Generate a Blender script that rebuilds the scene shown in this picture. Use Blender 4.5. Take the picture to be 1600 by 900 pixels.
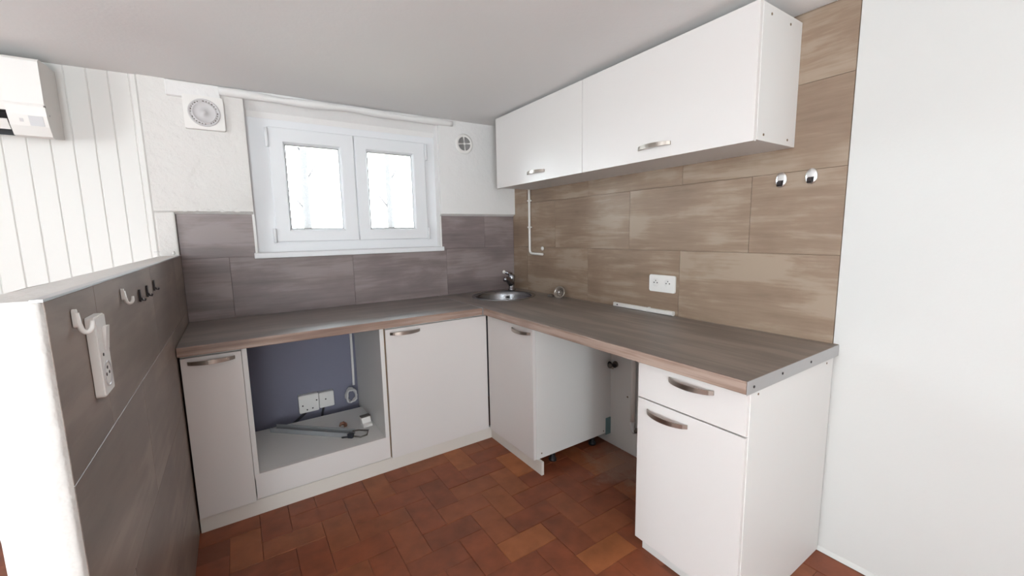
import bpy, bmesh, math, random
from mathutils import Vector, Matrix, noise
random.seed(7)
for o in list(bpy.data.objects): bpy.data.objects.remove(o)
S = bpy.context.scene
COL = S.collection

# ------------------------------------------------------------------ camera
cam = bpy.data.cameras.new('camera'); cam.sensor_width = 36; cam.lens = 648.02/1600*36
cam.clip_start = .02
co = bpy.data.objects.new('camera', cam); COL.objects.link(co)
R_, U_, F_ = Vector((.83188, -.554649, -.018432)), Vector((.08794, .098956, .991198)), Vector((.547943, .826179, -.131095))
M_ = Matrix((R_, U_, -F_)).transposed().to_4x4(); M_.translation = Vector((-1.7912, -2.6664, 1.2283))
co.matrix_world = M_
S.camera = co
# ------------------------------------------------------------------ sky, added lamps, exposure
W = bpy.data.worlds.new('world'); S.world = W; W.use_nodes = True
bg = W.node_tree.nodes['Background']; bg.inputs[0].default_value = (.87, .95, 1, 1); bg.inputs[1].default_value = 75.0

def area(name, loc, to, sx, sy, power, col):
    l = bpy.data.lights.new(name, 'AREA'); l.shape = 'RECTANGLE'; l.size = sx; l.size_y = sy; l.energy = power; l.color = col
    o = bpy.data.objects.new(name, l); COL.objects.link(o); o.location = loc
    o.rotation_euler = (Vector(to)-Vector(loc)).to_track_quat('-Z', 'Y').to_euler()
    return o
# added lamps by unseen left and rear openings, aimed up to brighten the ceiling
area('daylight_fill_left', (-4.5, -2.3, 1.15), (-3.0, -1.9, 2.35), 1.0, .8, 85, (.96, 1, 1))
area('ceiling_fill_rear', (-2.5, -4.6, .75), (-2.2, -3.5, 2.3), 1.0, 1.0, 200, (.94, .99, 1))

S.view_settings.view_transform = 'Standard'; S.view_settings.look = 'None'
S.view_settings.gamma = 1; S.view_settings.use_curve_mapping = False
S.view_settings.exposure = -1.53

# ------------------------------------------------------------------ materials
def lin(r, g, b):
    f = lambda c: (c/255/12.92 if c/255 <= .04045 else ((c/255+.055)/1.055)**2.4)
    return (f(r), f(g), f(b), 1)
def newmat(name):
    m = bpy.data.materials.new(name); m.use_nodes = True
    nt = m.node_tree; b = nt.nodes['Principled BSDF']
    return m, nt, b
def N(nt, t, **k):
    n = nt.nodes.new(t)
    for a, v in k.items():
        if a in n.inputs: n.inputs[a].default_value = v
        else: setattr(n, a, v)
    return n
def bump(nt, b, h, strength, dist=.01):
    n = N(nt, 'ShaderNodeBump'); n.inputs['Strength'].default_value = strength; n.inputs['Distance'].default_value = dist
    nt.links.new(h, n.inputs['Height']); nt.links.new(n.outputs[0], b.inputs['Normal'])
def plain(name, col, rough=.5, metal=0., spec=.5, coat=0., nz=0, nscale=40):
    m, nt, b = newmat(name)
    b.inputs['Base Color'].default_value = col; b.inputs['Roughness'].default_value = rough; b.inputs['Metallic'].default_value = metal
    b.inputs['Specular IOR Level'].default_value = spec; b.inputs['Coat Weight'].default_value = coat
    tc = N(nt, 'ShaderNodeTexCoord'); n = N(nt, 'ShaderNodeTexNoise', Scale=nscale, Detail=3.)
    nt.links.new(tc.outputs['Object'], n.inputs['Vector'])
    if nz: bump(nt, b, n.outputs['Fac'], nz)
    else:
        r = N(nt, 'ShaderNodeMapRange'); r.inputs['To Min'].default_value = rough*.9; r.inputs['To Max'].default_value = min(1, rough*1.1)
        nt.links.new(n.outputs['Fac'], r.inputs[0]); nt.links.new(r.outputs[0], b.inputs['Roughness'])
    return m
def plaster(name, col, s1=5, st=.35, s2=60):
    m, nt, b = newmat(name); b.inputs['Base Color'].default_value = col; b.inputs['Roughness'].default_value = .75
    tc = N(nt, 'ShaderNodeTexCoord')
    a = N(nt, 'ShaderNodeTexNoise', Scale=float(s1), Detail=5., Roughness=.55); c = N(nt, 'ShaderNodeTexNoise', Scale=float(s2), Detail=2.)
    for n in (a, c): nt.links.new(tc.outputs['Object'], n.inputs['Vector'])
    mx = N(nt, 'ShaderNodeMath', operation='MULTIPLY_ADD'); mx.inputs[1].default_value = .08
    nt.links.new(c.outputs['Fac'], mx.inputs[0]); nt.links.new(a.outputs['Fac'], mx.inputs[2])
    bump(nt, b, mx.outputs[0], st, .03)
    return m
def wood(name, dark, mid, light, rough=.4, sx=1.6, sy=11., spec=.4, seed=True, bumpy=.05, cont=1.):
    """printed wood grain running along the object's local X, blotched"""
    m, nt, b = newmat(name); L = nt.links.new
    tc = N(nt, 'ShaderNodeTexCoord'); oi = N(nt, 'ShaderNodeObjectInfo')
    mp = N(nt, 'ShaderNodeMapping'); mp.inputs['Scale'].default_value = (sx, sy, sy)
    L(tc.outputs['Object'], mp.inputs['Vector'])
    if seed:
        mu = N(nt, 'ShaderNodeMath', operation='MULTIPLY'); mu.inputs[1].default_value = 91.
        L(oi.outputs['Random'], mu.inputs[0])
        cx = N(nt, 'ShaderNodeCombineXYZ')
        for k in range(3): L(mu.outputs[0], cx.inputs[k])
        L(cx.outputs[0], mp.inputs['Location'])
    n1 = N(nt, 'ShaderNodeTexNoise', Scale=1., Detail=6., Roughness=.6, Distortion=.5); L(mp.outputs[0], n1.inputs['Vector'])
    mp2 = N(nt, 'ShaderNodeMapping'); mp2.inputs['Scale'].default_value = (3, 9, 9); L(mp.outputs[0], mp2.inputs['Vector'])
    n2 = N(nt, 'ShaderNodeTexNoise', Scale=1., Detail=4.); L(mp2.outputs[0], n2.inputs['Vector'])
    mp3 = N(nt, 'ShaderNodeMapping'); mp3.inputs['Scale'].default_value = (2.6, .55, .55); L(mp.outputs[0], mp3.inputs['Vector'])
    n3 = N(nt, 'ShaderNodeTexNoise', Scale=1., Detail=3.); L(mp3.outputs[0], n3.inputs['Vector'])
    a = N(nt, 'ShaderNodeMath', operation='MULTIPLY_ADD'); a.inputs[1].default_value = .22; L(n2.outputs['Fac'], a.inputs[0]); L(n1.outputs['Fac'], a.inputs[2])
    a2 = N(nt, 'ShaderNodeMath', operation='MULTIPLY_ADD'); a2.inputs[1].default_value = .55; L(n3.outputs['Fac'], a2.inputs[0]); L(a.outputs[0], a2.inputs[2])
    cr = N(nt, 'ShaderNodeValToRGB'); e = cr.color_ramp.elements
    c0 = .885; d = .17/cont
    e[0].position = c0-d; e[0].color = dark; e[1].position = c0+d; e[1].color = light
    k = e.new(c0); k.color = mid
    L(a2.outputs[0], cr.inputs[0]); L(cr.outputs[0], b.inputs['Base Color'])
    b.inputs['Roughness'].default_value = rough; b.inputs['Specular IOR Level'].default_value = spec
    bump(nt, b, a.outputs[0], bumpy, .004)
    return m
def terracotta(name, per_island):
    m, nt, b = newmat(name); L = nt.links.new
    tc = N(nt, 'ShaderNodeTexCoord')
    if per_island: src = N(nt, 'ShaderNodeNewGeometry').outputs['Random Per Island']
    else: src = N(nt, 'ShaderNodeObjectInfo').outputs['Random']
    cr = N(nt, 'ShaderNodeValToRGB'); e = cr.color_ramp.elements
    e[0].color = lin(120, 66, 44); e[1].color = lin(154, 92, 54)
    for p, c in ((.35, lin(125, 67, 44)), (.72, lin(131, 71, 46)), (.88, lin(134, 77, 50))): k = e.new(p); k.color = c
    L(src, cr.inputs[0])
    geo = N(nt, 'ShaderNodeNewGeometry')
    n = N(nt, 'ShaderNodeTexNoise', Scale=14., Detail=5.); L(geo.outputs['Position'], n.inputs['Vector'])
    mx = N(nt, 'ShaderNodeMix', data_type='RGBA', blend_type='OVERLAY'); mx.inputs[0].default_value = .45
    L(cr.outputs[0], mx.inputs[6]); L(n.outputs['Fac'], mx.inputs[7])
    # cement dust left on the tiles beside the wall of the empty appliance bay
    v = N(nt, 'ShaderNodeVectorMath', operation='DISTANCE'); v.inputs[1].default_value = (-.13, -1.24, -.015); L(geo.outputs['Position'], v.inputs[0])
    n2 = N(nt, 'ShaderNodeTexNoise', Scale=9., Detail=5., Roughness=.7); L(geo.outputs['Position'], n2.inputs['Vector'])
    s = N(nt, 'ShaderNodeMath', operation='MULTIPLY_ADD'); s.inputs[1].default_value = .55; L(n2.outputs['Fac'], s.inputs[0]); L(v.outputs['Value'], s.inputs[2])
    mr = N(nt, 'ShaderNodeMapRange'); mr.inputs['From Min'].default_value = .36; mr.inputs['From Max'].default_value = .52; mr.inputs['To Min'].default_value = .55; mr.inputs['To Max'].default_value = 0.
    L(s.outputs[0], mr.inputs[0])
    m3 = N(nt, 'ShaderNodeMix', data_type='RGBA'); L(mr.outputs[0], m3.inputs[0]); L(mx.outputs[2], m3.inputs[6]); m3.inputs[7].default_value = lin(150, 125, 110)
    L(m3.outputs[2], b.inputs['Base Color'])
    b.inputs['Roughness'].default_value = .42; b.inputs['Specular IOR Level'].default_value = .35
    bump(nt, b, n.outputs['Fac'], .15, .006)
    return m

M = {}
M['plaster'] = plaster('white_plaster', lin(236, 235, 234))
M['rough_plaster'] = plaster('rough_white_plaster', lin(226, 224, 221), 7, .6, 70)
M['smooth_plaster'] = plaster('smooth_white_plaster', lin(218, 218, 216), 2.5, .12, 110)
M['ceiling'] = plaster('ceiling_plaster', lin(243, 243, 243), 3, .18, 90)
M['board'] = plain('painted_board', lin(231, 230, 227), .45)
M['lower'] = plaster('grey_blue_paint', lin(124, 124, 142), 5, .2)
M['laminate'] = plain('white_laminate', lin(228, 224, 222), .38)
M['edge'] = plain('white_edge_band', lin(226, 221, 214), .5)
M['carcass'] = plain('white_melamine', lin(228, 227, 225), .45)
M['gap'] = plain('brown_gap', lin(120, 100, 80), .8)
M['nickel'] = plain('brushed_nickel', lin(176, 168, 160), .3, 1.)
M['chrome'] = plain('chrome', lin(222, 222, 224), .07, 1.)
M['steel'] = plain('brushed_steel', lin(150, 152, 156), .26, 1.)
M['alu'] = plain('aluminium', lin(205, 206, 208), .38, 1.)
M['satin'] = plain('satin_chrome', lin(240, 240, 240), .33, 1.)
M['tap'] = plain('worn_chrome', lin(165, 166, 172), .16, 1.)
M['pvc'] = plain('white_pvc', lin(238, 240, 243), .35)
M['plastic'] = plain('white_plastic', lin(238, 236, 233), .4)
M['greywhite'] = plain('grey_white_plastic', lin(205, 203, 204), .45)
M['sticker'] = plain('pale_sticker', lin(212, 212, 214), .6)
M['black'] = plain('black_plastic', lin(24, 24, 28), .5)
M['dark'] = plain('dark_hole', lin(38, 36, 38), .8)
M['darkmetal'] = plain('dark_metal', lin(62, 58, 60), .35, .6)
M['cable'] = plain('black_cable', lin(34, 36, 44), .55)
M['copper'] = plain('brown_scrap', lin(138, 96, 78), .6)
M['teal'] = plain('teal_metal', lin(110, 138, 142), .45, .3)
M['valve'] = plain('corroded_metal', lin(110, 104, 98), .45, .7)
M['grout'] = plaster('tile_grout', lin(136, 118, 102), 8, .1)
M['grout_grey'] = plaster('grey_tile_grout', lin(128, 116, 116), 8, .1)
M['floor_grout'] = plaster('floor_grout', lin(118, 68, 48), 8, .2)
M['tile_r'] = wood('wood_look_tile', lin(122, 102, 86), lin(145, 124, 106), lin(161, 143, 126), .42, cont=.6)
M['tile_b'] = wood('wood_look_tile_grey', lin(106, 95, 95), lin(132, 120, 120), lin(150, 138, 137), .42, 1.2, 8., cont=.6)
M['tile_p'] = wood('wood_look_tile_taupe', lin(104, 93, 88), lin(129, 116, 108), lin(146, 132, 123), .4, 1.0, 5., cont=.6)
M['worktop'] = wood('worktop_wood', lin(72, 62, 57), lin(96, 85, 78), lin(126, 114, 105), .46, 1.3, 16., .5, True, .03)
M['worktop'].node_tree.nodes['Principled BSDF'].inputs['Coat IOR'].default_value = 2.4
M['worktop'].node_tree.nodes['Principled BSDF'].inputs['Coat Weight'].default_value = 1.
M['worktop'].node_tree.nodes['Principled BSDF'].inputs['Coat Roughness'].default_value = .45
M['front'] = wood('worktop_front_wood', lin(132, 109, 98), lin(154, 131, 119), lin(174, 153, 141), .3, 1.5, 30.)
M['terra'] = terracotta('terracotta', False)
M['terra_stuff'] = terracotta('terracotta_far', True)
M['bark'] = plaster('grey_bark', lin(60, 57, 58), 12, .6)
M['leaf'] = plain('leaf_green', lin(66, 84, 70), .6)
M['ground'] = plaster('pale_gravel', lin(150, 145, 132), 8, .4)
def glass():
    m = bpy.data.materials.new('pane_glass'); m.use_nodes = True; nt = m.node_tree; nt.nodes.clear()
    o = N(nt, 'ShaderNodeOutputMaterial'); t = N(nt, 'ShaderNodeBsdfTransparent'); g = N(nt, 'ShaderNodeBsdfGlossy', Roughness=.02)
    f = N(nt, 'ShaderNodeFresnel', IOR=1.45); x = N(nt, 'ShaderNodeMixShader'); t.inputs[0].default_value = (.95, .97, .97, 1)
    nt.links.new(f.outputs[0], x.inputs[0]); nt.links.new(t.outputs[0], x.inputs[1]); nt.links.new(g.outputs[0], x.inputs[2]); nt.links.new(x.outputs[0], o.inputs[0])
    return m
M['glass'] = glass()
def clear_plastic():
    m, nt, b = newmat('clear_grey_plastic')
    b.inputs['Base Color'].default_value = lin(165, 168, 172); b.inputs['Roughness'].default_value = .25; b.inputs['Alpha'].default_value = .72
    n = N(nt, 'ShaderNodeTexNoise', Scale=30.); bump(nt, b, n.outputs['Fac'], .05)
    return m
M['clear'] = clear_plastic()

# ------------------------------------------------------------------ mesh helpers
def bm_new(): return bmesh.new()
def box(bm, a, b, bev=0., seg=1):
    x0, y0, z0 = [min(p, q) for p, q in zip(a, b)]; x1, y1, z1 = [max(p, q) for p, q in zip(a, b)]
    v = [bm.verts.new(p) for p in ((x0,y0,z0),(x1,y0,z0),(x1,y1,z0),(x0,y1,z0),(x0,y0,z1),(x1,y0,z1),(x1,y1,z1),(x0,y1,z1))]
    fs = [bm.faces.new([v[i] for i in q]) for q in ((0,3,2,1),(4,5,6,7),(0,1,5,4),(1,2,6,5),(2,3,7,6),(3,0,4,7))]
    if bev:
        es = list({e for f in fs for e in f.edges})
        bmesh.ops.bevel(bm, geom=es, offset=bev, segments=seg, profile=.5, affect='EDGES')
    return v
def ring_faces(bm, r0, r1, closed=True, smooth=True):
    n = len(r0)
    for i in range(n if closed else n-1):
        f = bm.faces.new((r0[i], r0[(i+1) % n], r1[(i+1) % n], r1[i])); f.smooth = smooth
def frames(pts):
    out = []; up = Vector((0, 0, 1)); prev = None
    for i, p in enumerate(pts):
        t = (pts[min(i+1, len(pts)-1)]-pts[max(i-1, 0)]).normalized()
        if prev is None:
            a = up if abs(t.dot(up)) < .9 else Vector((1, 0, 0))
            n = (a-t*a.dot(t)).normalized()
        else: n = (prev-t*prev.dot(t)).normalized()
        prev = n; out.append((n, t.cross(n)))
    return out
def tube(bm, pts, r, n=10, cap=True):
    pts = [Vector(p) for p in pts]; rr = r if isinstance(r, (list, tuple)) else [r]*len(pts)
    rings = []
    for p, (u, w), q in zip(pts, frames(pts), rr):
        rings.append([bm.verts.new(p+u*(q*math.cos(2*math.pi*k/n))+w*(q*math.sin(2*math.pi*k/n))) for k in range(n)])
    for a, b in zip(rings, rings[1:]): ring_faces(bm, a, b)
    if cap: bm.faces.new(rings[0][::-1]); bm.faces.new(rings[-1])
def lathe(bm, prof, n=32, axis='z', at=(0, 0, 0), cap0=False, cap1=False):
    at = Vector(at); rings = []
    for r, h in prof:
        ring = []
        for k in range(n):
            a = 2*math.pi*k/n; c, s = r*math.cos(a), r*math.sin(a)
            p = {'z': (c, s, h), 'y': (c, h, s), 'x': (h, c, s)}[axis]
            ring.append(bm.verts.new(at+Vector(p)))
        rings.append(ring)
    for a, b in zip(rings, rings[1:]): ring_faces(bm, a, b)
    if cap0: bm.faces.new(rings[0][::-1])
    if cap1: bm.faces.new(rings[-1])
def prism(bm, poly, axis, a, b, smooth=False):
    """poly in the two other axes, extruded from a to b along axis"""
    def P(u, v, h): return {'x': (h, u, v), 'y': (u, h, v), 'z': (u, v, h)}[axis]
    r0 = [bm.verts.new(P(u, v, a)) for u, v in poly]; r1 = [bm.verts.new(P(u, v, b)) for u, v in poly]
    ring_faces(bm, r0, r1, True, smooth); bm.faces.new(r0[::-1]); bm.faces.new(r1)
def rrect(w, h, r, n=5, c=(0, 0)):
    out = []
    for cx, cy, a0 in ((w/2-r, h/2-r, 0), (-w/2+r, h/2-r, 90), (-w/2+r, -h/2+r, 180), (w/2-r, -h/2+r, 270)):
        for k in range(n+1):
            a = math.radians(a0+90*k/n); out.append((c[0]+cx+r*math.cos(a), c[1]+cy+r*math.sin(a)))
    return out
def mesh(name, bm, mat):
    bmesh.ops.recalc_face_normals(bm, faces=bm.faces[:])
    me = bpy.data.meshes.new(name); bm.to_mesh(me); bm.free(); me.materials.append(mat); return me
def obj(name, bm, mat, parent=None, loc=None, rotz=0):
    o = bpy.data.objects.new(name, mesh(name, bm, mat) if isinstance(bm, bmesh.types.BMesh) else bm)
    COL.objects.link(o)
    if parent: o.parent = parent
    if loc: o.location = loc
    if rotz: o.rotation_euler = (0, 0, rotz)
    return o
def tag(o, label, cat, group=None):
    o['label'] = label; o['category'] = cat
    if group: o['group'] = group
    return o
def thing(name, label, cat, loc=(0, 0, 0), rotz=0, group=None):
    o = bpy.data.objects.new(name, None); COL.objects.link(o); o.location = loc; o.rotation_euler = (0, 0, rotz)
    o.empty_display_size = .05
    return tag(o, label, cat, group)
def struct(name, bm, mat):
    o = obj(name, bm, mat); o['kind'] = 'structure'; return o
def bx(a, b, bev=0., seg=1):
    bm = bm_new(); box(bm, a, b, bev, seg); return bm

# ------------------------------------------------------------------ main measures (metres)
FZ = -.015                      # floor
CT, CB = .805, .766             # worktop top / underside
PX0, PX1 = -2.105, -2.02        # partition wall
PY, PZ = -1.838, 1.148
TZ = 1.354                      # top of the tiles on the back wall
CE = 1.99                       # ceiling
RY = -2.083                     # end of the tiles on the right wall
XL, YR = -4.6, -5.1             # unseen end of the room

# ------------------------------------------------------------------ floor
floor = struct('floor', bx((XL-.2, YR-.2, FZ-.12), (.05, 0, FZ-.003)), M['floor_grout'])
w = .112
def tile_bm(lx, ly):
    return bx((.0008, .0008, FZ-.02), (lx-.0008, ly-.0008, FZ), .0014)
tm = {0: mesh('floor_tile', tile_bm(2*w, w), M['terra']), 1: mesh('floor_tile', tile_bm(w, 2*w), M['terra'])}
cells = []
ox, oy = -.795, -1.24
for i in range(-36, 9):
    for j in range(-38, 12):
        d = (i-j) % 4
        if d not in (0, 3): continue
        x, y = ox+i*w, oy+j*w; lx, ly = (2*w, w) if d == 0 else (w, 2*w)
        cx, cy = x+lx/2, y+ly/2
        if x < XL or y < YR or x+lx > .03 or y+ly > -.02: continue
        if cx > -1.95 and cy > -.45: continue          # under the cabinets
        if cx > -.5 and -2.0 < cy < -1.72: continue
        if x+lx > PX0+.01 and x < PX1-.01 and y+ly > PY: continue
        cells.append((((cx+1.2)**2+(cy+1.4)**2) if cx > PX1 else (cx+2.5)**2+(cy+.6)**2+.8, x, y, 0 if d == 0 else 1, lx, ly))
cells.sort()
for k, (_, x, y, d, lx, ly) in enumerate(cells[:290]):
    o = bpy.data.objects.new('floor_tile', tm[d]); COL.objects.link(o); o.parent = floor
    o.location = (x, y, random.uniform(-.0012, .0008))
bm = bm_new()
for _, x, y, d, lx, ly in cells[290:]:
    box(bm, (x+.0012, y+.0012, FZ-.02), (x+lx-.0012, y+ly-.0012, FZ+random.uniform(-.001, .0006)))
o = obj('outlying_floor_tiles', bm, M['terra_stuff'], floor); o['kind'] = 'stuff'

# ------------------------------------------------------------------ ceiling
bm = bm_new(); nx, ny = 70, 80
g = [[None]*(ny+1) for _ in range(nx+1)]
for i in range(nx+1):
    for j in range(ny+1):
        x = XL-.1+(.1-XL+.1)*i/nx; y = YR-.1+(.35-YR+.1-.25)*j/ny
        z = CE+.010*noise.noise(Vector((x*1.1, y*1.1, 3)))+.005*noise.noise(Vector((x*3, y*3, 9)))
        z += .012*max(0, min(1, (-y-.6)/1.4))
        g[i][j] = bm.verts.new((x, y, z))
for i in range(nx):
    for j in range(ny):
        f = bm.faces.new((g[i][j], g[i][j+1], g[i+1][j+1], g[i+1][j])); f.smooth = True
box(bm, (XL-.2, YR-.2, CE+.05), (.25, .25, CE+.15))
ceiling = struct('ceiling', bm, M['ceiling'])
# plastered-in pipe that runs along the ceiling above the window
bm = bm_new(); pts = []; rad = []
for k in range(41):
    t = k/40; x = -1.79+t*1.29
    pts.append((x, -.028+.003*math.sin(9*t), 1.962+.003*math.sin(14*t+1))); rad.append(.02+.003*math.sin(23*t))
tube(bm, pts, rad, 12)
struct('trim_1', bm, M['plaster'])
struct('trim_2', bx((-2.0, -.038, 1.912), (-1.785, -.004, 1.985), .004), M['plaster'])

# ------------------------------------------------------------------ back wall
WX0, WX1, WZ0, WZ1 = -1.69, -.603, 1.13, 1.905   # window opening
bm = bm_new()
box(bm, (XL-.2, .008, FZ-.1), (.2, .30, WZ0)); box(bm, (XL-.2, .056, WZ1), (.2, .30, CE+.06)); box(bm, (XL-.2, .008, WZ1), (WX0, .056, CE+.06)); box(bm, (WX1, .008, WZ1), (.2, .056, CE+.06))
box(bm, (XL-.2, .008, WZ0), (WX0, .30, WZ1)); box(bm, (WX1, .008, WZ0), (.2, .30, WZ1))
wall_back = struct('wall_back', bm, M['grout_grey'])
# plaster above the tiles, with a sloped lip
def plaster_slab(x0, x1, z0, z1, y=-.022, lip=.014):
    prof = [(.008, z0), (0, z0), (y, z0+lip), (y, z1), (.008, z1)]
    bm = bm_new(); prism(bm, prof, 'x', x0, x1); return bm
obj('plaster', plaster_slab(-2.1, WX0, TZ, CE+.02), M['rough_plaster'], wall_back)
obj('plaster', plaster_slab(WX1, 0, TZ, CE+.02, -.026), M['plaster'], wall_back)
bm = bm_new(); prism(bm, [(.055, WZ1-.03), (.047, WZ1-.03), (.040, WZ1), (-.012, CE-.03), (-.022, CE+.02), (.055, CE+.02)], 'x', WX0, WX1); obj('plaster', bm, M['plaster'], wall_back)
# narrow plaster strip between panelling and tiles
obj('plaster', bx((-2.1, -.022, FZ), (-2.0225, .008, TZ+.01), .008, 2), M['rough_plaster'], wall_back)
# reveal linings of the window opening
bm = bm_new()
box(bm, (WX0-.008, -.001, 1.146), (WX0+.004, .05, TZ)); box(bm, (WX1-.004, -.001, 1.146), (WX1+.008, .05, TZ))
box(bm, (WX0-.001, -.001, TZ), (WX0+.004, .05, CE)); box(bm, (WX1-.004, -.001, TZ), (WX1+.001, .05, CE))
obj('reveal_lining', bm, M['plaster'], wall_back)
# rough blobs of filler along the plaster edges
bm = bm_new()
for k in range(26):
    x = random.choice((random.uniform(-2.03, -1.70), random.uniform(-2.03, -1.9), random.uniform(WX1, WX1+.03)))
    z = TZ+random.uniform(.012, .03); r = random.uniform(.0025, .006)
    mt = Matrix.Translation((x, -.021, z)) @ Matrix.Diagonal((2.2*r, .7*r, r, 1))
    bmesh.ops.create_icosphere(bm, subdivisions=1, radius=1, matrix=mt)
for z in (1.165, 1.158): bmesh.ops.create_icosphere(bm, subdivisions=2, radius=.006, matrix=Matrix.Translation((-2.044, -.024, z)))
obj('filler_lumps', bm, M['rough_plaster'], wall_back)
# painted band below the worktop
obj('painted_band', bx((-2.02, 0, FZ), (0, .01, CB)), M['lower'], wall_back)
# tiles
def wall_tile(l, h):                    # local X is the length, face towards -Y
    return mesh('wall_tile', bx((.0006, 0, .0006), (l-.0006, .0085, h-.0006), .0006), MT)
MT = M['tile_b']
TL = .6275
def row_x(x0, x1, off):
    xs = [x0]; x = x0+off
    while x < x1-.01: xs.append(x); x += TL
    return xs+[x1]
for z0, z1, off in ((CT-.004, 1.128, .20), (1.128, TZ, .51)):
    xs = row_x(-2.02, 0, off)
    for a, b in zip(xs, xs[1:]):
        segs = [(a, b, z0, z1)]
        if z1 > 1.13:
            zz = 1.146
            segs = []
            if a < WX0: segs.append((a, min(b, WX0-.006), z0, z1))
            if b > WX1: segs.append((max(a, WX1+.006), b, z0, z1))
            la, lb = max(a, WX0), min(b, WX1)
        for p, q, u, v in segs:
            if q-p > .02: obj('wall_tile', wall_tile(q-p, v-u), M['tile_b'], wall_back, (p, 0, u))
obj('batten_backing', bx((XL, -.002, FZ), (-2.1, .009, CE)), M['board'], wall_back)
# tongue-and-groove panelling left of the tiles
bw = .0715; x = -2.129
bmb = bm_new()
prism(bmb, [(.0008, .005), (.0008, .0025), (.004, 0), (bw-.004, 0), (bw-.0008, .0025), (bw-.0008, .005)], 'z', FZ, CE)
me = mesh('panel_board', bmb, M['board'])
while x-bw > XL:
    o = bpy.data.objects.new('panel_board', me); COL.objects.link(o); o.parent = wall_back; o.location = (x-bw, -.006, 0); x -= bw
bm = bm_new(); prism(bm, [(-2.13, .008), (-2.13, -.004), (-2.124, -.012), (-2.108, -.013), (-2.1, -.006), (-2.1, .008)], 'z', FZ, CE)
obj('corner_bead', bm, M['board'], wall_back)
obj('nail', bx((-2.118, -.03, 1.168), (-2.095, -.027, 1.171)), M['greywhite'], wall_back)

# ------------------------------------------------------------------ right wall
wall_right = struct('wall_right', bx((.0085, YR-.2, FZ-.1), (.25, .30, CE+.06)), M['grout'])
MT = M['tile_r']
zrow = (CT-.004, 1.128, 1.4395, 1.7505, CE+.004)
for r in range(4):
    z0, z1 = zrow[r], zrow[r+1]
    js = [0]+([-.18, -.81, -1.4425] if r % 2 == 0 else [-.50, -1.1285, -1.763])+[RY]
    for a, b in zip(js, js[1:]):
        obj('wall_tile', wall_tile(a-b, z1-z0), M['tile_r'], wall_right, (0, a, z0), -math.pi/2)
obj('plaster', bx((.002, YR, FZ), (.012, RY-.0015, CE+.03)), M['smooth_plaster'], wall_right)
obj('plaster', bx((-.042, -1.694, FZ), (.01, -.03, CT-.06)), M['smooth_plaster'], wall_right)
bm = bm_new()
n = 60; prev = None
for k in range(n+1):
    y = RY+(-3.4-RY)*k/n; d = .012+.003*noise.noise(Vector((y*14, 0, 2))); h = .016+.005*noise.noise(Vector((y*11, 5, 2)))
    r = [bm.verts.new(p) for p in ((.003, y, FZ+h), (.003-d*.6, y, FZ+h*.55), (.003-d, y, FZ))]
    if prev: ring_faces(bm, prev, r, False)
    prev = r
struct('trim_3', bm, M['smooth_plaster'])

# ------------------------------------------------------------------ partition wall
bm = bm_new()
ny, nz = 46, 30
# bumpy end face, top and left face
def pw(x, y, z, k=1.):
    q = Vector((x*6, y*6, z*6)); n = noise.noise(q)*.006+noise.noise(q*2.7)*.0022
    return n*k
def grid(bm, P, nu, nv, smooth=True):
    G = [[bm.verts.new(P(i/nu, j/nv)) for j in range(nv+1)] for i in range(nu+1)]
    for i in range(nu):
        for j in range(nv):
            f = bm.faces.new((G[i][j], G[i+1][j], G[i+1][j+1], G[i][j+1])); f.smooth = smooth
XR = PX1-.0005
def arc(t):      # cross-section path seen from above: right edge -> end face -> left face, rounded corners
    pts = [(XR, PY+.014), (XR-.004, PY+.003), (XR-.014, PY), (PX0+.03, PY), (PX0+.009, PY+.007), (PX0, PY+.03), (PX0, 0)]
    ls = [0]
    for a, b in zip(pts, pts[1:]): ls.append(ls[-1]+(.05 if b == pts[-1] else math.dist(a, b)))
    d = t*ls[-1]
    for k in range(len(pts)-1):
        if d <= ls[k+1] or k == len(pts)-2:
            f = (d-ls[k])/(ls[k+1]-ls[k]); a, b = pts[k], pts[k+1]; return (a[0]+(b[0]-a[0])*f, a[1]+(b[1]-a[1])*f)
def PE(u, v):
    x, y = arc(u); z = FZ+(PZ-FZ)*v
    k = pw(x, y, z, min(1, u*6)); top = max(0, v-.985)/.015
    return (x+(k if x < PX0+.02 else 0)+.004*top*(x < PX0+.03), y+k*(y < PY+.02)+.006*top*(y < PY+.03), z)
grid(bm, PE, 40, 60)
def PT(u, v):
    x = XR+(PX0+.004-XR)*u; y = PY+.006-(PY+.006)*v
    return (x, y, PZ+(.5*pw(x, y, 1.1)*min(1, 4*u*(1-u)+.0) if 0 < v < 1 else 0))
grid(bm, PT, 8, 70)
bmesh.ops.create_cube(bm, size=1, matrix=Matrix.Translation(((PX0+PX1-.009)/2+.001, PY/2+.01, (FZ+PZ-.012)/2)) @ Matrix.Diagonal((PX1-.009-PX0-.004, -PY-.02, PZ-.012-FZ, 1)))
partition = struct('wall_partition', bm, M['rough_plaster'])
MT = M['tile_p']
def ptile(y0, y1, z0, z1):
    obj('wall_tile', wall_tile(y0-y1, z1-z0), M['tile_p'], partition, (PX1-.0085, y0, z0), math.pi/2)
def ptile2(ya, yb, z0, z1):   # local X -> +Y, face (-Y) -> +X : rotate by +90 deg
    o = obj('wall_tile', wall_tile(yb-ya, z1-z0), M['tile_p'], partition, (PX1, ya, z0), math.pi/2)
zr = (FZ, .24, .554, .867, PZ-.003)
for r in range(4):
    js = [PY+.012]+([-1.58, -.95, -.32] if r % 2 else [-1.27, -.64])+[-.002]
    for a, b in zip(js, js[1:]): ptile2(a, b, zr[r], zr[r+1])
obj('tile_backing', bx((PX1-.0125, PY+.013, FZ), (PX1-.002, -.003, PZ-.004)), M['grout'], partition)
obj('edge_trim', bx((PX1-.012, PY+.004, PZ-.003), (PX1+.002, -.004, PZ+.0015), .0006), M['alu'], partition)

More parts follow.
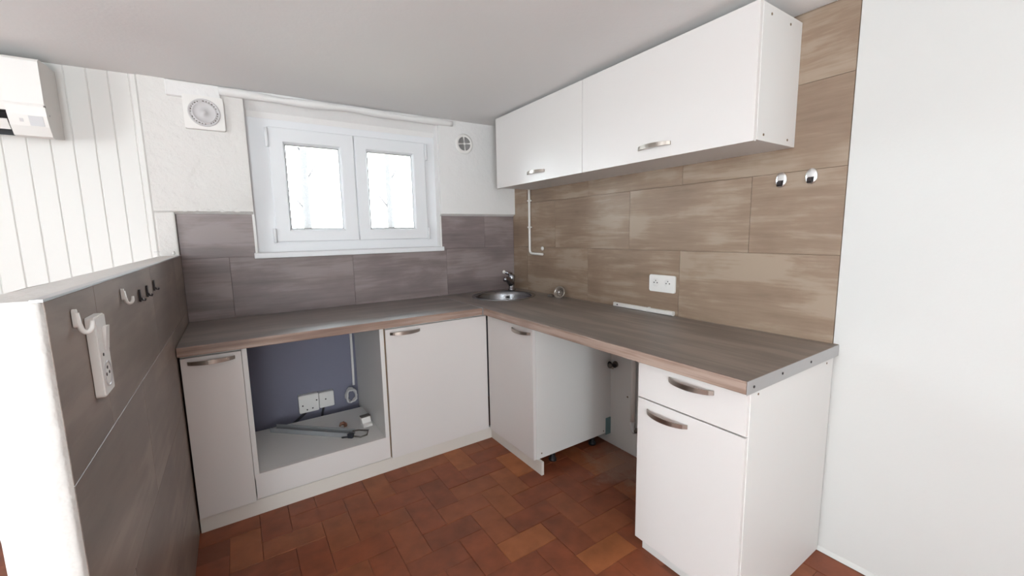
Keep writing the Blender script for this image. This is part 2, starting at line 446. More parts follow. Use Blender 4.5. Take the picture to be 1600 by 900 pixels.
# ------------------------------------------------------------------ unseen walls of the room with their openings
bm = bm_new()
box(bm, (XL-.2, YR-.2, FZ-.1), (XL, .3, .9)); box(bm, (XL-.2, YR-.2, 1.95), (XL, .3, CE+.06))
box(bm, (XL-.2, -1.9, .9), (XL, .3, 1.95)); box(bm, (XL-.2, YR-.2, .9), (XL, -2.4, 1.95))
struct('wall_left', bm, M['smooth_plaster'])
bm = bm_new()
box(bm, (XL, YR-.2, 1.95), (.01, YR, CE+.06)); box(bm, (XL, YR-.2, FZ-.1), (.01, YR, .9)); box(bm, (XL, YR-.2, .9), (-3.0, YR, 1.95)); box(bm, (-2.5, YR-.2, .9), (.01, YR, 1.95))
struct('wall_rear', bm, M['smooth_plaster'])

# ------------------------------------------------------------------ window
FY = .05
bm = bm_new()
def rect_frame(bm, x0, x1, z0, z1, wx, wz, y0, y1):
    box(bm, (x0, y0, z0), (x0+wx, y1, z1)); box(bm, (x1-wx, y0, z0), (x1, y1, z1))
    box(bm, (x0+wx, y0, z0), (x1-wx, y1, z0+wz)); box(bm, (x0+wx, y0, z1-wz), (x1-wx, y1, z1))
rect_frame(bm, WX0, WX1, 1.132, WZ1, .125, .09, FY, FY+.09)
win = struct('window_1', bm, M['pvc'])
def sash(x0, x1, z0, z1, g0, g1, gz0, gz1, hinge):
    y0 = FY-.02; bm = bm_new()
    o_ = [(x0, z0), (x1, z0), (x1, z1), (x0, z1)]; bv = .012
    i1 = [(g0-bv, gz0-bv), (g1+bv, gz0-bv), (g1+bv, gz1+bv), (g0-bv, gz1+bv)]; i2 = [(g0, gz0), (g1, gz0), (g1, gz1), (g0, gz1)]
    e = .004; oi = [(x0+e, z0+e), (x1-e, z0+e), (x1-e, z1-e), (x0+e, z1-e)]
    L = [[bm.verts.new((x, y, z)) for x, z in q] for q, y in ((o_, FY+.05), (o_, y0+e), (oi, y0), (i1, y0), (i2, y0+.022), (i2, FY+.05))]
    for a, b in zip(L, L[1:]): ring_faces(bm, a, b, True, False)
    ring_faces(bm, L[-1], L[0], True, False)
    s = obj('sash', bm, M['pvc'], win)
    obj('pane', bx((g0-.004, y0+.026, gz0-.004), (g1+.004, y0+.03, gz1+.004)), M['glass'], s)
    bm = bm_new(); rect_frame(bm, g0-.001, g1+.001, gz0-.001, gz1+.001, .0035, .0035, y0+.021, y0+.026); obj('seal', bm, M['darkmetal'], s)
    for za, zb in ((z0-.005, z0+.075), (z1-.11, z1-.01)):
        bm = bm_new(); tube(bm, [(hinge, y0-.004, za), (hinge, y0-.004, zb)], .009, 10); obj('hinge', bm, M['pvc'], s)
sash(-1.588, -1.137, 1.203, 1.832, -1.506, -1.223, 1.277, 1.746, -1.594)
sash(-1.132, -.681, 1.203, 1.832, -1.054, -.771, 1.277, 1.746, -.675)
obj('sill', bx((-1.705, -.022, 1.116), (-.588, FY+.01, 1.146), .004, 2), M['pvc'], win)

# ------------------------------------------------------------------ kitchen cabinets (local: back at y=0, front towards -y, x along the run)
PI = math.pi
BH0, BH1 = .058, CB-.0015
def handle_bm(wd=.16, out=.026, h=.017, t=.0045, n=16):
    bm = bm_new(); prev = None
    for k in range(n+1):
        s = k/n; x = -wd/2+wd*s; y = -.003-out*(1-(2*s-1)**2)**.8 if 0 < s < 1 else -.001
        hh = h*(.8+.2*math.sin(PI*s))
        r = [bm.verts.new(p) for p in ((x, y-t, -hh/2), (x, y, -hh/2), (x, y, hh/2), (x, y-t, hh/2))]
        if prev: ring_faces(bm, prev, r, True, False)
        else: bm.faces.new(r)
        prev = r
    bm.faces.new(prev[::-1]); return bm
HM = mesh('handle', handle_bm(), M['nickel'])
def handle(parent, x, y, z):
    o = bpy.data.objects.new('handle', HM); COL.objects.link(o); o.parent = parent; o.location = (x, y, z); return o
T = .016
def carcass(t, Wd, D, z0, z1, back=True, top=True):
    obj('side_panel', bx((0, -D, z0), (T, 0, z1), .0008), M['carcass'], t)
    obj('side_panel', bx((Wd-T, -D, z0), (Wd, 0, z1), .0008), M['carcass'], t)
    obj('bottom_panel', bx((T, -D, z0), (Wd-T, 0, z0+T)), M['carcass'], t)
    if back: obj('back_panel', bx((T, -.006, z0+T), (Wd-T, 0, z1)), M['carcass'], t)
    if top: obj('top_panel', bx((T, -D, z1-T), (Wd-T, -.006, z1)), M['carcass'], t)
def door(t, x0, x1, z0, z1, yf, name='door', hx=None, hz=None):
    d = obj(name, bx((x0+.0015, yf, z0+.0015), (x1-.0015, yf+.018, z1-.0015), .0012, 2), M['laminate'], t)
    if hx is not None: handle(d, hx, yf, hz)
    return d
def legs(t, spots):
    for x, y in spots:
        bm = bm_new(); lathe(bm, [(.022, FZ), (.022, FZ+.012), (.014, FZ+.016), (.014, BH0)], 12, 'z', (x, y, 0), True, True); obj('leg', bm, M['black'], t)
DL = .5745      # carcass depth of the left run; fronts at y = -.5955
# narrow cabinet
t = thing('base_cabinet', 'narrow white base cabinet with one door, beside the brown tiled half wall', 'cabinet', (-2.014, -.003, 0))
carcass(t, .208, DL, BH0, BH1); legs(t, [(.05, -.5), (.05, -.08), (.16, -.5), (.16, -.08)])
door(t, 0, .208, BH0, .755, -.5925, 'door', .104, .732)
# oven housing, open
t = thing('oven_cabinet', 'open white cabinet for an oven, an empty bay below the left worktop', 'cabinet', (-1.806, -.003, 0))
obj('side_panel', bx((0, -.592, .165), (.019, -.03, BH1), .0008), M['carcass'], t)
obj('side_panel', bx((.583, -.592, .165), (.609, -.03, BH1), .0008), M['carcass'], t)
obj('shelf', bx((0, -.575, .167), (.609, -.108, .185), .0008), M['carcass'], t)
obj('bottom_rail', bx((.002, -.5925, .071), (.607, -.575, .185), .0012), M['laminate'], t)
obj('bottom_panel', bx((0, -.575, BH0), (.609, -.02, BH0+.016)), M['carcass'], t)
obj('gap_seal', bx((.603, -.594, .071), (.609, -.575, BH1)), M['gap'], t)
legs(t, [(.06, -.5), (.06, -.08), (.55, -.5), (.55, -.08)])
# wide door cabinet
t = thing('base_cabinet', 'wide white base cabinet with one square door in the corner of the left run', 'cabinet', (-1.196, -.003, 0))
carcass(t, .59, DL, BH0, BH1); legs(t, [(.06, -.5), (.06, -.08), (.53, -.5), (.53, -.08)])
door(t, 0, .594, BH0, .755, -.5925, 'door', .105, .730)
# sink cabinet (right run): local x runs towards -Y, front towards -X
DR = .582
t = thing('sink_cabinet', 'white base cabinet below the sink with one narrow door and a bare side', 'cabinet', (-.035, -.615, 0), -PI/2)
obj('side_panel', bx((.416, -.547, BH0), (.432, 0, BH1), .0008), M['carcass'], t)
obj('side_panel', bx((0, -.547, BH0), (.016, 0, BH1), .0008), M['carcass'], t)
obj('bottom_panel', bx((.016, -.547, BH0), (.416, 0, BH0+T)), M['carcass'], t)
door(t, -.012, .432, BH0, .755, -.565, 'door', .335, .728)
legs(t, [(.05, -.46), (.05, -.08), (.38, -.40), (.38, -.10)])
for (x, y) in ((-.515, .085), (-.06, .075)):
    bm = bm_new(); lathe(bm, [(.004, .0), (.004, .0012)], 10, 'x', (.432, x, y), True, True); obj('screw_cap', bm, M['gap'], t)
obj('bracket', bx((.432, -.045, .048), (.437, -.002, .15), .001), M['teal'], t)
# drawer cabinet at the end
t = thing('drawer_cabinet', 'white base cabinet with a drawer above a door, at the free end of the worktop', 'cabinet', (0, -1.697, 0), -PI/2)
We = .393
obj('side_panel', bx((0, -DR, BH0), (T, -.005, BH1), .0008), M['carcass'], t)
bm = bm_new(); prism(bm, [(-DR-.004, BH0), (-.53, BH0), (-.53, FZ+.001), (-.003, FZ+.001), (-.003, BH1), (-DR-.004, BH1)], 'x', We-.018, We)
obj('side_panel', bm, M['carcass'], t)
obj('bottom_panel', bx((T, -DR, BH0), (We-.018, -.005, BH0+T)), M['carcass'], t)
obj('back_panel', bx((T, -.05, BH0+T), (We-.018, -.044, BH1)), M['carcass'], t)
d = door(t, 0, We-.001, .6235, .757, -.6, 'drawer', .211, .728)
obj('drawer_box', bx((.03, -.58, .64), (.36, -.12, .72)), M['carcass'], d)
door(t, 0, We-.001, BH0, .6215, -.6, 'door', .126, .5835)
obj('plinth', bx((0, -.552, FZ+.001), (We-.018, -.536, BH0)), M['carcass'], t)
for z in (.745, ):
    for y in (-.545, -.06):
        bm = bm_new(); lathe(bm, [(.0035, 0), (.0035, .001)], 10, 'x', (We, y, z), True, True); obj('screw_cap', bm, M['gap'], t)
# plinth boards
tag(obj('plinth_board', bx((-2.015, -.579, FZ), (-.577, -.563, BH0-.001), .0008), M['edge']), 'long white plinth board below the cabinets of the left run', 'plinth')
t = tag(obj('plinth_board', bx((-.577, -1.08, FZ), (-.561, -.5635, BH0-.001), .0008), M['edge']), 'short white plinth board below the sink cabinet, its end sticking out', 'plinth')

# wall cabinets
def wall_cabinet(y0, y1, lab, hc, end=False):
    t = thing('wall_cabinet', lab, 'cabinet', (0, y0, 0), -PI/2, None); Wd = y0-y1; D = .279
    z0, z1 = 1.529, 1.968
    carcass(t, Wd, D, z0, z1)
    door(t, 0, Wd, z0-.006, z1+.003, -.297, 'flap_door', y0-hc, 1.577)
    if end:
        for y, z in ((-.225, 1.94), (-.09, 1.94), (-.235, 1.55), (-.06, 1.55)):
            bm = bm_new(); lathe(bm, [(.0045, 0), (.0045, .0012)], 10, 'x', (Wd, y, z), True, True); obj('screw_cap', bm, M['gap'], t)
    return t
wall_cabinet(-.253, -1.0735, 'shorter white wall cabinet with flap door, nearer the window wall', -.689)
wall_cabinet(-1.0735, -1.911, 'longer white wall cabinet with flap door, its bare end by the chrome hooks', -1.507, True)

# ------------------------------------------------------------------ worktops
SC, SR = (-.285, -.29), .2     # sink centre, hole radius
t = thing('worktop', 'left dark wood worktop under the window', 'worktop', (-2.018, -.001, CB))
wl = -.6415+2.018
obj('slab', bx((0, -.615, 0), (wl, 0, CT-CB), .0006), M['worktop'], t)
obj('front_edge', bx((0, -.621, 0), (wl, -.6145, CT-CB), .003, 2), M['front'], t)
obj('joint_strip', bx((wl, -.622, -.001), (wl+.005, -.002, CT-CB+.0018), .0006), M['alu'], t)
# right worktop: local x along the run (towards -Y), local y=0 at the wall, front at local y=-.655
t = thing('worktop', 'right dark wood worktop that holds the round sink', 'worktop', (-.0005, -.001, CB), -PI/2)
LR, DW = 2.1, .636
# world (x,y) -> local (lx,ly): lx = -(y+.001), ly = x+.0005
scx, scy = -(SC[1]+.001), SC[0]+.0005
bm = bm_new()
per = []
x0, x1, y0, y1 = 0., .61, -DW+.006, 0.
NS = 64
for k in range(NS):
    a = 2*PI*(k+.5)/NS; dx, dy = math.cos(a), math.sin(a)
    s = min(((x1-scx)/dx if dx > 0 else (x0-scx)/dx), ((y1-scy)/dy if dy > 0 else (y0-scy)/dy))
    per.append(Vector((scx+dx*s, scy+dy*s)))
for cpt in ((x0, y0), (x1, y0), (x1, y1), (x0, y1)):
    k = min(range(NS), key=lambda i: (per[i]-Vector(cpt)).length); per[k] = Vector(cpt)
cir = [Vector((scx+SR*math.cos(2*PI*(k+.5)/NS), scy+SR*math.sin(2*PI*(k+.5)/NS))) for k in range(NS)]
H = CT-CB
rt = [[bm.verts.new((p.x, p.y, z)) for p in ring] for ring, z in ((per, 0), (per, H), (cir, H), (cir, 0))]
for a, b in zip(rt, rt[1:]+rt[:1]): ring_faces(bm, a, b, True, False)
box(bm, (x1, y0, 0), (LR, 0, H))
obj('slab', bm, M['worktop'], t)
obj('front_edge', bx((.62, -DW, 0), (LR, -DW+.0062, H), .003, 2), M['front'], t)
es = obj('end_strip', bx((LR, -DW-.001, -.001), (LR+.0025, -.001, H+.001), .0006), M['alu'], t)
for y, z in ((-.60, .018), (-.43, .022), (-.23, .02)):
    bm = bm_new(); lathe(bm, [(.0042, 0), (.0042, .0014), (.002, .0016)], 10, 'x', (LR+.0025, y, z), True, True); obj('screw', bm, M['darkmetal'], es)
obj('silicone_bead', bx((.9, -.003, H), (LR, -.0, H+.002)), M['grout'], t)

# ------------------------------------------------------------------ sink
t = thing('sink', 'round stainless steel inset sink in the corner of the worktop', 'sink', (SC[0], SC[1], CT))
bm = bm_new()
lathe(bm, [(.218, 0), (.2175, .003), (.212, .0045), (.198, .003), (.192, -.002), (.186, -.02), (.178, -.12), (.165, -.145), (.13, -.155), (.045, -.16), (.043, -.168), (.0, -.169)], 64)
obj('basin', bm, M['steel'], t)
bm = bm_new(); lathe(bm, [(.040, -.163), (.036, -.160), (.012, -.157), (.001, -.156)], 24); obj('drain', bm, M['chrome'], t)
a = math.radians(48); rr = .1835
ov = obj('overflow', bm_new(), M['chrome'], t)
bm = bm_new(); lathe(bm, [(.016, 0), (.016, .003), (.012, .0045), (.009, .002)], 20, 'x'); me = mesh('overflow', bm, M['chrome'])
ov.data = me; ov.location = (rr*math.cos(a), rr*math.sin(a), -.04); ov.rotation_euler = (0, math.radians(4), a+PI)
bm = bm_new(); lathe(bm, [(.0095, .0012), (.0, .0014)], 16, 'x'); obj('hole', bm, M['dark'], ov)
# ------------------------------------------------------------------ faucet
t = thing('faucet', 'short chrome mixer tap standing behind the sink in the corner', 'faucet', (-.085, -.09, CT))
bm = bm_new(); lathe(bm, [(.028, 0), (.028, .006), (.023, .010), (.022, .06), (.026, .08), (.027, .108), (.021, .119), (.0, .122)], 24, cap0=True); obj('body', bm, M['tap'], t)
dv = Vector((-.90, -.44, 0)).normalized()
bm = bm_new(); tube(bm, [dv*.005+Vector((0, 0, .050)), dv*.03+Vector((0, 0, .072)), dv*.062+Vector((0, 0, .088)), dv*.09+Vector((0, 0, .090)), dv*.098+Vector((0, 0, .079))], [.026, .024, .020, .017, .014], 14); obj('spout', bm, M['tap'], t)
lv = Vector((-.85, .15, 0)).normalized()
bm = bm_new(); tube(bm, [Vector((0, 0, .117)), lv*.03+Vector((0, 0, .128)), lv*.052+Vector((0, 0, .137))], [.015, .011, .009], 12); l = obj('lever', bm, M['tap'], t)
bm = bm_new(); bmesh.ops.create_uvsphere(bm, u_segments=16, v_segments=10, radius=.0125, matrix=Matrix.Translation(lv*.060+Vector((0, 0, .139))))
for f in bm.faces: f.smooth = True
obj('knob', bm, M['plastic'], l)
# ------------------------------------------------------------------ strainer
t = thing('sink_strainer', 'round metal sink strainer leaning on the tiles right of the sink', 'strainer', (-.05, -.60, CT))
mt = Matrix.Translation((0, 0, .033)) @ Matrix.Rotation(math.radians(20), 4, 'Z') @ Matrix.Rotation(math.radians(-72), 4, 'Y')
bm = bm_new(); lathe(bm, [(.040, .0), (.041, .002), (.038, .004), (.031, .002), (.028, -.006), (.020, -.014), (.0, -.016)], 32); bmesh.ops.transform(bm, matrix=mt, verts=bm.verts); obj('cup', bm, M['nickel'], t)
bm = bm_new(); lathe(bm, [(.006, -.016), (.006, .008), (.009, .010), (.008, .014), (.0, .015)], 16); bmesh.ops.transform(bm, matrix=mt, verts=bm.verts); obj('knob', bm, M['chrome'], t)
bm = bm_new()
for k in range(10):
    a = 2*PI*k/10; bmesh.ops.create_cone(bm, segments=8, radius1=.003, radius2=.003, depth=.001, cap_ends=True, matrix=mt @ Matrix.Translation((.022*math.cos(a), .022*math.sin(a), -.0105)))
obj('drain_holes', bm, M['dark'], t)
t = thing('rubber_plug', 'small dark grey plug lying left of the metal strainer on the worktop', 'plug', (-.06, -.525, CT))
bm = bm_new(); lathe(bm, [(.021, 0), (.022, .004), (.019, .011), (.008, .014), (.006, .02), (.0, .021)], 20, cap0=True); obj('stopper', bm, M['valve'], t)

# ------------------------------------------------------------------ things on the right wall
t = thing('cable_trunking', 'short white cable trunking lying along the foot of the brown tiles', 'trunking', (-.002, -1.04, CT+.001), -PI/2)
bm = bm_new(); prism(bm, rrect(.018, .021, .003, 3, (-.0105, .0115)), 'x', 0, .36); obj('cover', bm, M['plastic'], t)
bm = bm_new(); prism(bm, rrect(.020, .023, .008, 4, (-.0115, .0122)), 'x', .345, .388); obj('end_cap', bm, M['plastic'], t)
bm = bm_new(); lathe(bm, [(.0042, 0), (.0042, -.0012)], 12, 'y', (.03, -.0196, .012), True, True); obj('screw', bm, M['darkmetal'], t)
bm = bm_new(); lathe(bm, [(.008, .0), (.007, .004), (.0, .005)], 12, 'z', (.24, -.010, .021)); obj('clip', bm, M['plastic'], t)

t = thing('double_socket', 'white double power socket on the brown tiles above the trunking', 'socket', (-.001, -1.351, .961), -PI/2)
bm = bm_new(); prism(bm, rrect(.152, .086, .008, 5), 'y', 0, -.009); 
bmesh.ops.bevel(bm, geom=[e for e in bm.edges if all(abs(v.co.y+.009) < 1e-5 for v in e.verts)], offset=.002, segments=2, affect='EDGES')
obj('plate', bm, M['plastic'], t)
for cx in (-.036, .036):
    bm = bm_new(); lathe(bm, [(.021, -.0092), (.0205, -.0096), (.0, -.0096)], 24, 'y', (cx, 0, .004)); s = obj('outlet', bm, M['plastic'], t)
    for dx, dz, r in ((-.0095, -.001, .0031), (.0095, -.001, .0031), (.0, .0095, .0026)):
        bm = bm_new(); lathe(bm, [(r, -.0094), (r, -.0101), (0, -.0101)], 10, 'y', (cx+dx, 0, .004+dz)); obj('pin_hole', bm, M['dark'], s)

t = thing('cable_conduit', 'thin white cable conduit dropping from the wall cabinet with a bend at its foot', 'conduit', (-.001, -.225, 0), -PI/2)
pp = [(0, -.010, z) for z in (1.545, 1.4, 1.25, 1.12)]
for k in range(1, 7): a = PI/2*k/6; pp.append((.03-.03*math.cos(a), -.010, 1.11-.03*math.sin(a)))
pp += [(.09, -.010, 1.079), (.15, -.010, 1.078)]
bm = bm_new(); tube(bm, pp, .0085, 10); obj('pipe', bm, M['plastic'], t)
bm = bm_new(); tube(bm, [(0, -.008, 1.535), (0, -.008, 1.60)], .006, 10); obj('cable', bm, M['greywhite'], t)
for z in (1.455, 1.268):
    bm = bm_new(); box(bm, (-.012, -.021, z-.006), (.012, 0, z+.006), .003, 2); box(bm, (.010, -.012, z-.004), (.019, 0, z+.004), .002); obj('clip', bm, M['plastic'], t)
t = tag(obj('blanking_cap', bm_new(), M['plastic'], None, (-.001, -.364, 1.118)), 'small round white cap on the tiles beside the foot of the conduit', 'cap')
bm = bm_new(); lathe(bm, [(.014, 0), (.0135, -.006), (.009, -.0095), (.0, -.010)], 20, 'x'); t.data = mesh('blanking_cap', bm, M['plastic'])

for y, z, lab in ((-1.874, 1.414, 'left chrome oval hook on the tiles, nearer the wall cabinet'), (-1.976, 1.416, 'right chrome oval hook on the tiles, nearer the white wall')):
    t = thing('wall_hook', lab, 'hook', (-.001, y, z), -PI/2, 'chrome oval hooks')
    bm = bm_new(); lathe(bm, [(1, 0), (1, -.002), (.95, -.0034), (.6, -.0040), (.0, -.0042)], 28, 'y', cap0=True)
    bmesh.ops.transform(bm, matrix=Matrix.Diagonal((.0195, 1, .0285, 1)), verts=bm.verts); obj('base', bm, M['satin'], t)
    bm = bm_new(); prev = None
    for q, (yy, zz) in enumerate(((-.006, -.004), (-.007, -.018), (-.011, -.025), (-.018, -.025), (-.022, -.018), (-.023, -.009))):
        ww = .0095-.0006*q
        r = [bm.verts.new(p) for p in ((-ww, yy, zz), (ww, yy, zz), (ww, yy+.002, zz+.0016), (-ww, yy+.002, zz+.0016))]
        if prev: ring_faces(bm, prev, r, True, False)
        else: bm.faces.new(r)
        prev = r
    bm.faces.new(prev[::-1]); obj('prong', bm, M['darkmetal'], t)

# empty appliance bay
t = thing('wall_valve', 'corroded water valve stub high on the wall of the empty appliance bay', 'valve', (-.043, -1.085, .478), -PI/2)
bm = bm_new(); lathe(bm, [(.018, 0), (.018, -.006), (.010, -.008), (.010, -.04), (.014, -.042), (.014, -.052), (.0, -.053)], 16, 'y'); obj('body', bm, M['valve'], t)
bm = bm_new(); tube(bm, [(-.012, -.03, .004), (-.024, -.032, .006)], .011, 12); tube(bm, [(.010, -.03, .002), (.026, -.032, .0)], .010, 12); obj('branch', bm, M['dark'], t)
bm = bm_new(); tube(bm, [(0, -.028, -.008), (0, -.03, -.022)], .009, 10); obj('spindle', bm, M['nickel'], t)
t = thing('drain_pipe', 'white pipe running down the wall of the empty appliance bay', 'pipe', (-.043, -1.225, 0), -PI/2)
bm = bm_new(); tube(bm, [(0, -.014, .75), (0, -.014, .19)], .014, 12); obj('pipe', bm, M['plastic'], t)
bm = bm_new(); tube(bm, [(0, -.014, .19), (0, -.016, .165), (.008, -.022, .15), (.02, -.028, .144), (.034, -.03, .15)], [.014, .014, .013, .0125, .012], 12); obj('elbow', bm, M['greywhite'], t)
bm = bm_new(); tube(bm, [(.034, -.03, .15), (.045, -.031, .165)], .011, 12); obj('nozzle', bm, M['valve'], t)
t = tag(obj('wall_plug', bm_new(), M['gap'], None, (-.043, -1.175, .312)), 'tiny brown screw hole plug in the white wall of the appliance bay', 'plug')
bm = bm_new(); lathe(bm, [(.005, 0), (.005, -.002), (.0, -.0025)], 10, 'x'); t.data = mesh('wall_plug', bm, M['gap'])

# ------------------------------------------------------------------ things on the partition wall (face towards +X)
def jhook(y, z, lab, s=1.):
    t = thing('wall_hook', lab, 'hook', (PX1+.001, y, z), 0, 'white plastic hooks')
    bm = bm_new(); prism(bm, rrect(.016*s, .042*s, .007*s, 4, (0, .0)), 'x', 0, .005); obj('back_plate', bm, M['plastic'], t)
    bm = bm_new(); pp = [(.004, 0, .012*s), (.004+.002*s, 0, -.012*s)]
    for k in range(0, 9):
        a = PI+PI*k/8; pp.append((.004+(.0125+.0085*math.cos(a))*s, .012*s*k/8, -.020*s+.015*s*math.sin(a)))
    pp.append((.004+.0212*s, .014*s, -.010*s))
    tube(bm, pp, [.0055*s]*(len(pp)-2)+[.005*s, .004*s], 10); obj('prong', bm, M['plastic'], t)
jhook(-1.722, 1.104, 'larger white plastic hook above the white switch plate on the half wall', .72)
jhook(-1.372, 1.104, 'smaller white plastic hook on the half wall, nearer the row of dark hooks', .64)
for y, z, lab in ((-1.172, 1.078, 'nearest of three slim dark hooks on the half wall'), (-1.057, 1.078, 'middle of three slim dark hooks on the half wall'), (-.925, 1.083, 'farthest of three slim dark hooks on the half wall')):
    t = thing('wall_hook', lab, 'hook', (PX1+.001, y, z), 0, 'slim dark hooks')
    bm = bm_new(); prism(bm, rrect(.012, .034, .004, 3), 'x', 0, .004); obj('back_plate', bm, M['darkmetal'], t)
    bm = bm_new(); tube(bm, [(.004, 0, -.006), (.007, 0, -.013), (.011, 0, -.014), (.013, 0, -.008)], .0025, 8); obj('prong', bm, M['darkmetal'], t)
# switch plate: local u along +Y, thickness along +X
t = thing('switch_plate', 'upright white plate with rocker switch and socket on the half wall', 'switch', (PX1+.001, -1.634, 1.022))
bm = bm_new(); prism(bm, rrect(.068, .146, .006, 4), 'x', 0, .013)
bmesh.ops.bevel(bm, geom=[e for e in bm.edges if all(abs(v.co.x-.013) < 1e-5 for v in e.verts)], offset=.002, segments=2, affect='EDGES')
obj('plate', bm, M['plastic'], t)
bm = bm_new(); prism(bm, [(.012, .006), (.0145, .006), (.019, .050), (.012, .050)], 'y', .002, .027); obj('rocker', bm, M['plastic'], t)
bm = bm_new(); lathe(bm, [(.024, .013), (.0235, .0145), (.021, .0145), (.0205, .0125), (.0, .0125)], 24, 'x', (0, 0, -.036)); s = obj('outlet', bm, M['greywhite'], t)
for dy, dz in ((-.0095, .0), (.0095, 0), (0, .011)):
    bm = bm_new(); lathe(bm, [(.0032, .0127), (.0032, .0135), (0, .0135)], 10, 'x', (0, dy, -.036+dz)); obj('pin_hole', bm, M['dark'], s)
bm = bm_new(); lathe(bm, [(.003, .013), (.003, .0138), (0, .0138)], 10, 'x', (0, -.012, .002)); obj('screw', bm, M['darkmetal'], t)

# ------------------------------------------------------------------ vents on the back wall
t = thing('extractor_fan', 'square white extractor fan left of the window, below the ceiling batten', 'fan', (-1.857, -.0225, 1.846))
bm = bm_new(); prism(bm, rrect(.165, .160, .008, 3), 'y', 0, -.022)
bmesh.ops.bevel(bm, geom=[e for e in bm.edges if all(abs(v.co.y+.022) < 1e-5 for v in e.verts)], offset=.003, segments=2, affect='EDGES')
obj('housing', bm, M['plastic'], t)
gr = obj('grille', bm_new(), M['greywhite'], t)
bm = bm_new(); lathe(bm, [(.066, -.022), (.065, -.027), (.060, -.028), (.058, -.0235), (.050, -.0235), (.049, -.027), (.046, -.027), (.044, -.0245), (.012, -.026), (.010, -.029), (.0, -.0295)], 40, 'y'); gr.data = mesh('grille', bm, M['greywhite'])
bm = bm_new()
for k in range(28):
    a = 2*PI*k/28
    if k % 7 == 6: continue
    for rr_, l in ((.0545, .0035),):
        mt = Matrix.Rotation(a, 4, 'Y') @ Matrix.Translation((rr_, -.0237, 0)) @ Matrix.Diagonal((.0045, .001, .0045+.003*(k % 3 == 0), 1)); bmesh.ops.create_cube(bm, size=1, matrix=mt)
obj('slots', bm, M['valve'], gr)
t = thing('air_vent', 'round white air vent with curved slots, right of the window', 'vent', (-.415, -.0265, 1.843))
bm = bm_new(); lathe(bm, [(.068, 0), (.067, -.004), (.060, -.007), (.047, -.008), (.045, -.006), (.0, -.006)], 40, 'y', cap0=True); obj('cover', bm, M['plastic'], t)
bm = bm_new()
for ri in (.013, .0205, .028, .0355, .0425):
    for q in range(4):
        a0 = q*PI/2+.22; a1 = (q+1)*PI/2-.02; n = 8
        G = [[bm.verts.new((r*math.cos(a0+(a1-a0)*k/n), -.0066, r*math.sin(a0+(a1-a0)*k/n))) for k in range(n+1)] for r in (ri-.0024, ri+.0024)]
        for k in range(n): bm.faces.new((G[0][k], G[0][k+1], G[1][k+1], G[1][k]))
obj('slots', bm, M['cable'], t)

# ------------------------------------------------------------------ air conditioner
t = thing('air_conditioner', 'white wall air conditioner below the ceiling on the white panelling', 'air conditioner', (-2.37, -.007, 0))
prof = [(0, 1.669), (-.12, 1.649), (-.148, 1.652), (-.172, 1.685), (-.188, 1.725), (-.196, 1.757), (-.196, 1.93), (-.185, 1.94), (0, 1.952)]
inner = [(0, 1.669), (-.10, 1.655), (-.10, 1.70), (-.15, 1.737), (-.188, 1.737), (-.196, 1.757), (-.196, 1.93), (-.185, 1.94), (0, 1.952)]
bm = bm_new(); prism(bm, prof, 'x', -.108, 0); prism(bm, prof, 'x', -.80, -.70); prism(bm, inner, 'x', -.70, -.108); obj('body', bm, M['plastic'], t)
bm = bm_new(); prism(bm, [(-.1955, 1.765), (-.201, 1.763), (-.203, 1.768), (-.203, 1.926), (-.198, 1.934), (-.1955, 1.932)], 'x', -.80, .0005); obj('front_panel', bm, M['plastic'], t)
bm = bm_new(); prism(bm, [(-.096, 1.656), (-.104, 1.656), (-.104, 1.701), (-.152, 1.7345), (-.186, 1.7345), (-.186, 1.7385), (-.15, 1.739), (-.096, 1.70)], 'x', -.699, -.109); obj('outlet_recess', bm, M['black'], t)
bm = bm_new(); prism(bm, [(-.150, 1.672), (-.154, 1.670), (-.180, 1.703), (-.177, 1.706)], 'x', -.697, -.112); obj('flap', bm, M['plastic'], t)
bm = bm_new(); prism(bm, [(-.1735, 1.687), (-.1745, 1.687), (-.1885, 1.7225), (-.1875, 1.7225)], 'x', -.052, -.012); obj('sticker', bm, M['sticker'], t)
bm = bm_new(); prism(bm, [(-.178, 1.699), (-.179, 1.699), (-.1835, 1.711), (-.1825, 1.711)], 'x', -.078, -.068); obj('indicator', bm, M['greywhite'], t)
bm = bm_new(); lathe(bm, [(.004, 0), (.004, .002), (.0, .0025)], 10, 'x', (0, -.155, 1.735)); obj('screw', bm, M['greywhite'], t)
obj('panel_catch', bx((-.003, -.199, 1.757), (.001, -.188, 1.764)), M['valve'], t)

# ------------------------------------------------------------------ inside the oven bay
def wall_box(name, lab, x0, x1, z0, z1, holes, rot=0):
    cx, cz = (x0+x1)/2, (z0+z1)/2
    t = thing(name, lab, 'socket' if 'socket' in name else 'junction box', (cx, -.001, cz))
    bm = bm_new(); prism(bm, rrect(x1-x0, z1-z0, .006, 3), 'y', 0, -.036)
    bmesh.ops.bevel(bm, geom=[e for e in bm.edges if all(abs(v.co.y+.036) < 1e-5 for v in e.verts)], offset=.003, segments=2, affect='EDGES')
    b = obj('cover', bm, M['plastic'], t)
    for x, z in holes:
        bm = bm_new(); lathe(bm, [(.0042, -.036), (.0042, -.037), (0, -.037)], 10, 'y', (x, 0, z)); obj('screw', bm, M['darkmetal'], b)
wall_box('surface_socket', 'larger white surface box on the dark wall inside the oven bay', -1.558, -1.452, .197, .303, [(-.034, -.008), (.042, .012), (-.012, -.036), (.018, -.032)])
wall_box('junction_box', 'smaller white box right of the larger one inside the oven bay', -1.449, -1.366, .205, .298, [(-.006, .004)])
bm = bm_new(); tube(bm, [(-1.52, -.022, .198), (-1.56, -.03, .17), (-1.61, -.045, .145), (-1.70, -.055, .125), (-1.778, -.06, .112)], .0075, 8)
